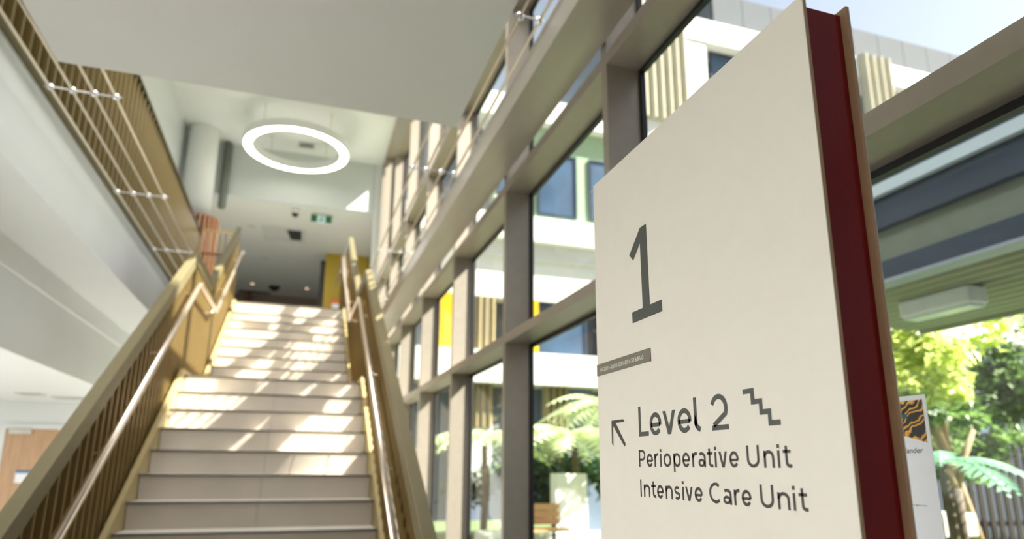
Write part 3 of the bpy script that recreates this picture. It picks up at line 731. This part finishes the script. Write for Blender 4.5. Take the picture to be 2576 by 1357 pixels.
def fern(name, label, base, hgt, nf, length, m, seed, droop=.55, r=.06):
    t = thing(name, label, 'plant', base); b = Vector(base); top = b+Vector((0, 0, hgt))
    MB().tube([b, b.lerp(top, .5)+Vector((.03, 0, 0)), top], [r, r*.8, r*.75], 10).build('trunk', barkd, t, smooth=True)
    rnd = random.Random(seed)
    for k in range(nf):
        a = 2*PI*k/nf+rnd.uniform(-.2, .2); el = rnd.uniform(.15, .6); Ln = length*rnd.uniform(.8, 1.1)
        mb = MB(); pts = []
        for j in range(13):
            s1 = j/12; rr = Ln*s1*math.cos(el*(1-s1*.3)); hz = Ln*(math.sin(el)*s1-droop*s1*s1)
            pts.append(top+Vector((rr*math.cos(a), rr*math.sin(a), hz)))
        side = Vector((-math.sin(a), math.cos(a), 0))
        mb.tube(pts, .006, 4, cap=False)
        for j in range(1, 13):
            wd = Ln*.24*math.sin(PI*min(1, j/12*.93+.05))**.8
            for sgn in (1, -1):
                p = pts[j]; d = (side*sgn+(pts[j]-pts[j-1]).normalized()*.45).normalized()
                i = len(mb.v); ax_ = (pts[j]-pts[j-1])*.46
                mb.v += [tuple(p-ax_), tuple(p+ax_), tuple(p+d*wd+Vector((0, 0, -wd*.22))+ax_*.3)]
                mb.f += [(i, i+1, i+2)]
        me = bpy.data.meshes.new('frond'); me.from_pydata(mb.v, [], mb.f); me.materials.append(m)
        o = bpy.data.objects.new('frond', me); COL.objects.link(o); o.parent = t; o.matrix_parent_inverse = Matrix.Translation(-t.location)
    return t
GZ = .42
tree('lime_tree', 'lime green sunlit tree growing just right of the sign beyond the glass', (7.4, 5.7, GZ), None, (6.85, 5.8, 2.8), (.6, .5, .62), 2400, .13, leaf_lime, bark, 3)
tree('tall_lime_tree', 'tall lime leafed tree whose top shows above the canopy edge', (7.2, 6.6, GZ), None, (7.25, 6.5, 5.35), (.3, .4, .55), 1100, .14, leaf_lime, bark, 5, r=.08)
tree('olive_tree', 'broad dull green tree at the far right of the courtyard', (9.6, 6.6, GZ), None, (9.75, 6.6, 2.75), (.8, .7, .6), 5200, .12, leaf_mid, barkd, 8)
tree('dark_shrub', 'dark green shrub low behind the pale ferns', (5.2, 11.2, GZ), None, (4.6, 11.0, 1.45), (1.5, .7, .4), 6000, .14, leaf_dark, barkd, 9, cat='shrub')
tree('round_bush', 'leafy green bush between the fern and the dark slat fence', (8.2, 6.7, GZ), None, (8.0, 6.5, 1.95), (.9, .6, .35), 2600, .12, leaf_mid, barkd, 12, cat='shrub')
fern('tree_fern', 'pale green tree fern in front of the white monolith', (4.0, 9.3, GZ), 1.55, 24, 1.35, leaf_fern, 2)
fern('tree_fern', 'pale tree fern with fronds seen behind the second mullion', (2.85, 10.2, GZ), 1.6, 22, 1.3, leaf_fern, 4)
fern('tree_fern', 'upper tree fern reaching highest beside the sign edge', (4.75, 9.6, GZ), 2.1, 22, 1.2, leaf_fern, 6)
fern('teal_fern', 'blue green fern palm low behind the poster', (5.75, 4.75, GZ), 1.25, 11, .85, leaf_teal, 7, r=.05)
# forked trunk right of the poster
fk = thing('forked_sapling', 'bare forked trunk rising from the lawn right of the poster', 'tree', (6.15, 5.0, GZ))
MB().tube([(6.15, 5, GZ), (6.16, 5, 1.0), (6.18, 5, 1.42)], [.085, .07, .06], 10).build('trunk', barkd, fk, smooth=True)
for e_ in ((5.85, 5.0, 1.95), (6.10, 5.1, 2.05), (6.55, 5.0, 2.0)): MB().tube([(6.18, 5, 1.40), Vector((6.18, 5, 1.4)).lerp(Vector(e_), .5)+Vector((0, 0, .04)), e_], [.045, .035, .02], 8).build('branch', bark, fk, smooth=True)
leaves((6.2, 5.1, 2.15), (.5, .4, .2), 500, .12, leaf_mid, 'foliage', fk, seed=21)
fe = thing('slat_fence', 'dark vertical slat fence at the back of the right garden', 'fence', (10.5, 8.2, GZ))
B(9.2, 15, 8.24, 8.28, 2.0, 2.08).build('rail', fence_m, fe); B(9.2, 15, 8.24, 8.28, .7, .78).build('rail', fence_m, fe)
fs = meshof(B(0, .11, -.02, .02, GZ, 2.2), 'slat', fence_m)
for i in range(30): place('slat', fs, fe, (9.3+.19*i, 8.22, 0))
gwall = tag(B(7.5, 16, 9.0, 9.2, .425, 3.6).build('garden_wall', extgrey), 'grey green wall behind the slat fence', 'wall')
pl = thing('planter_box', 'long white planter trough on the lawn right of the forked trunk', 'planter', (6.4, 5.1, GZ))
m_ = MB(); m_.box(6.28, 6.72, 5.25, 5.29, .98, 1.16); m_.box(6.28, 6.72, 5.55, 5.59, .98, 1.16); m_.box(6.28, 6.32, 5.29, 5.55, .98, 1.16); m_.box(6.68, 6.72, 5.29, 5.55, .98, 1.16); m_.box(6.28, 6.72, 5.25, 5.59, .94, .98)
m_.build('trough', extwhite, pl); B(6.32, 6.68, 5.29, 5.55, 1.10, 1.14).build('soil', barkd, pl)
for a in (6.31, 6.66): B(a, a+.04, 5.4, 5.44, GZ, .94).build('leg', extwhite, pl)
mo = thing('monolith', 'white rectangular monolith standing on the ledge under the pale ferns', 'monolith', (3.78, 9.0, GZ))
B(3.53, 4.02, 8.9, 9.1, .72, 1.5).build('slab', extwhite, mo, bevel=.01); MB().prism([(4.02, .72), (4.55, .72), (4.02, 1.5)], 'y', 8.95, 9.05).build('fin', extgrey, mo)
le = tag(MB().prism([(2.5, GZ), (5.6, GZ), (5.6, .70), (5.55, .72), (2.55, .72), (2.5, .70)], 'y', 8.6, 9.4).build('planter_ledge', extwhite), 'low white planter ledge below the monolith', 'ledge')
be = thing('bench', 'pale timber slatted bench back left of the white monolith', 'bench', (3.3, 8.5, GZ))
for i in range(3): B(2.9, 3.42, 8.45, 8.48, .86+.09*i, .94+.09*i).build('slat', wood, be)
for a in (2.95, 3.33): B(a, a+.04, 8.48, 8.52, GZ, 1.12).build('leg', winframe, be)
for i in range(3): B(2.9, 3.42, 8.1+.12*i, 8.2+.12*i, .80, .83).build('seat_slat', wood, be)
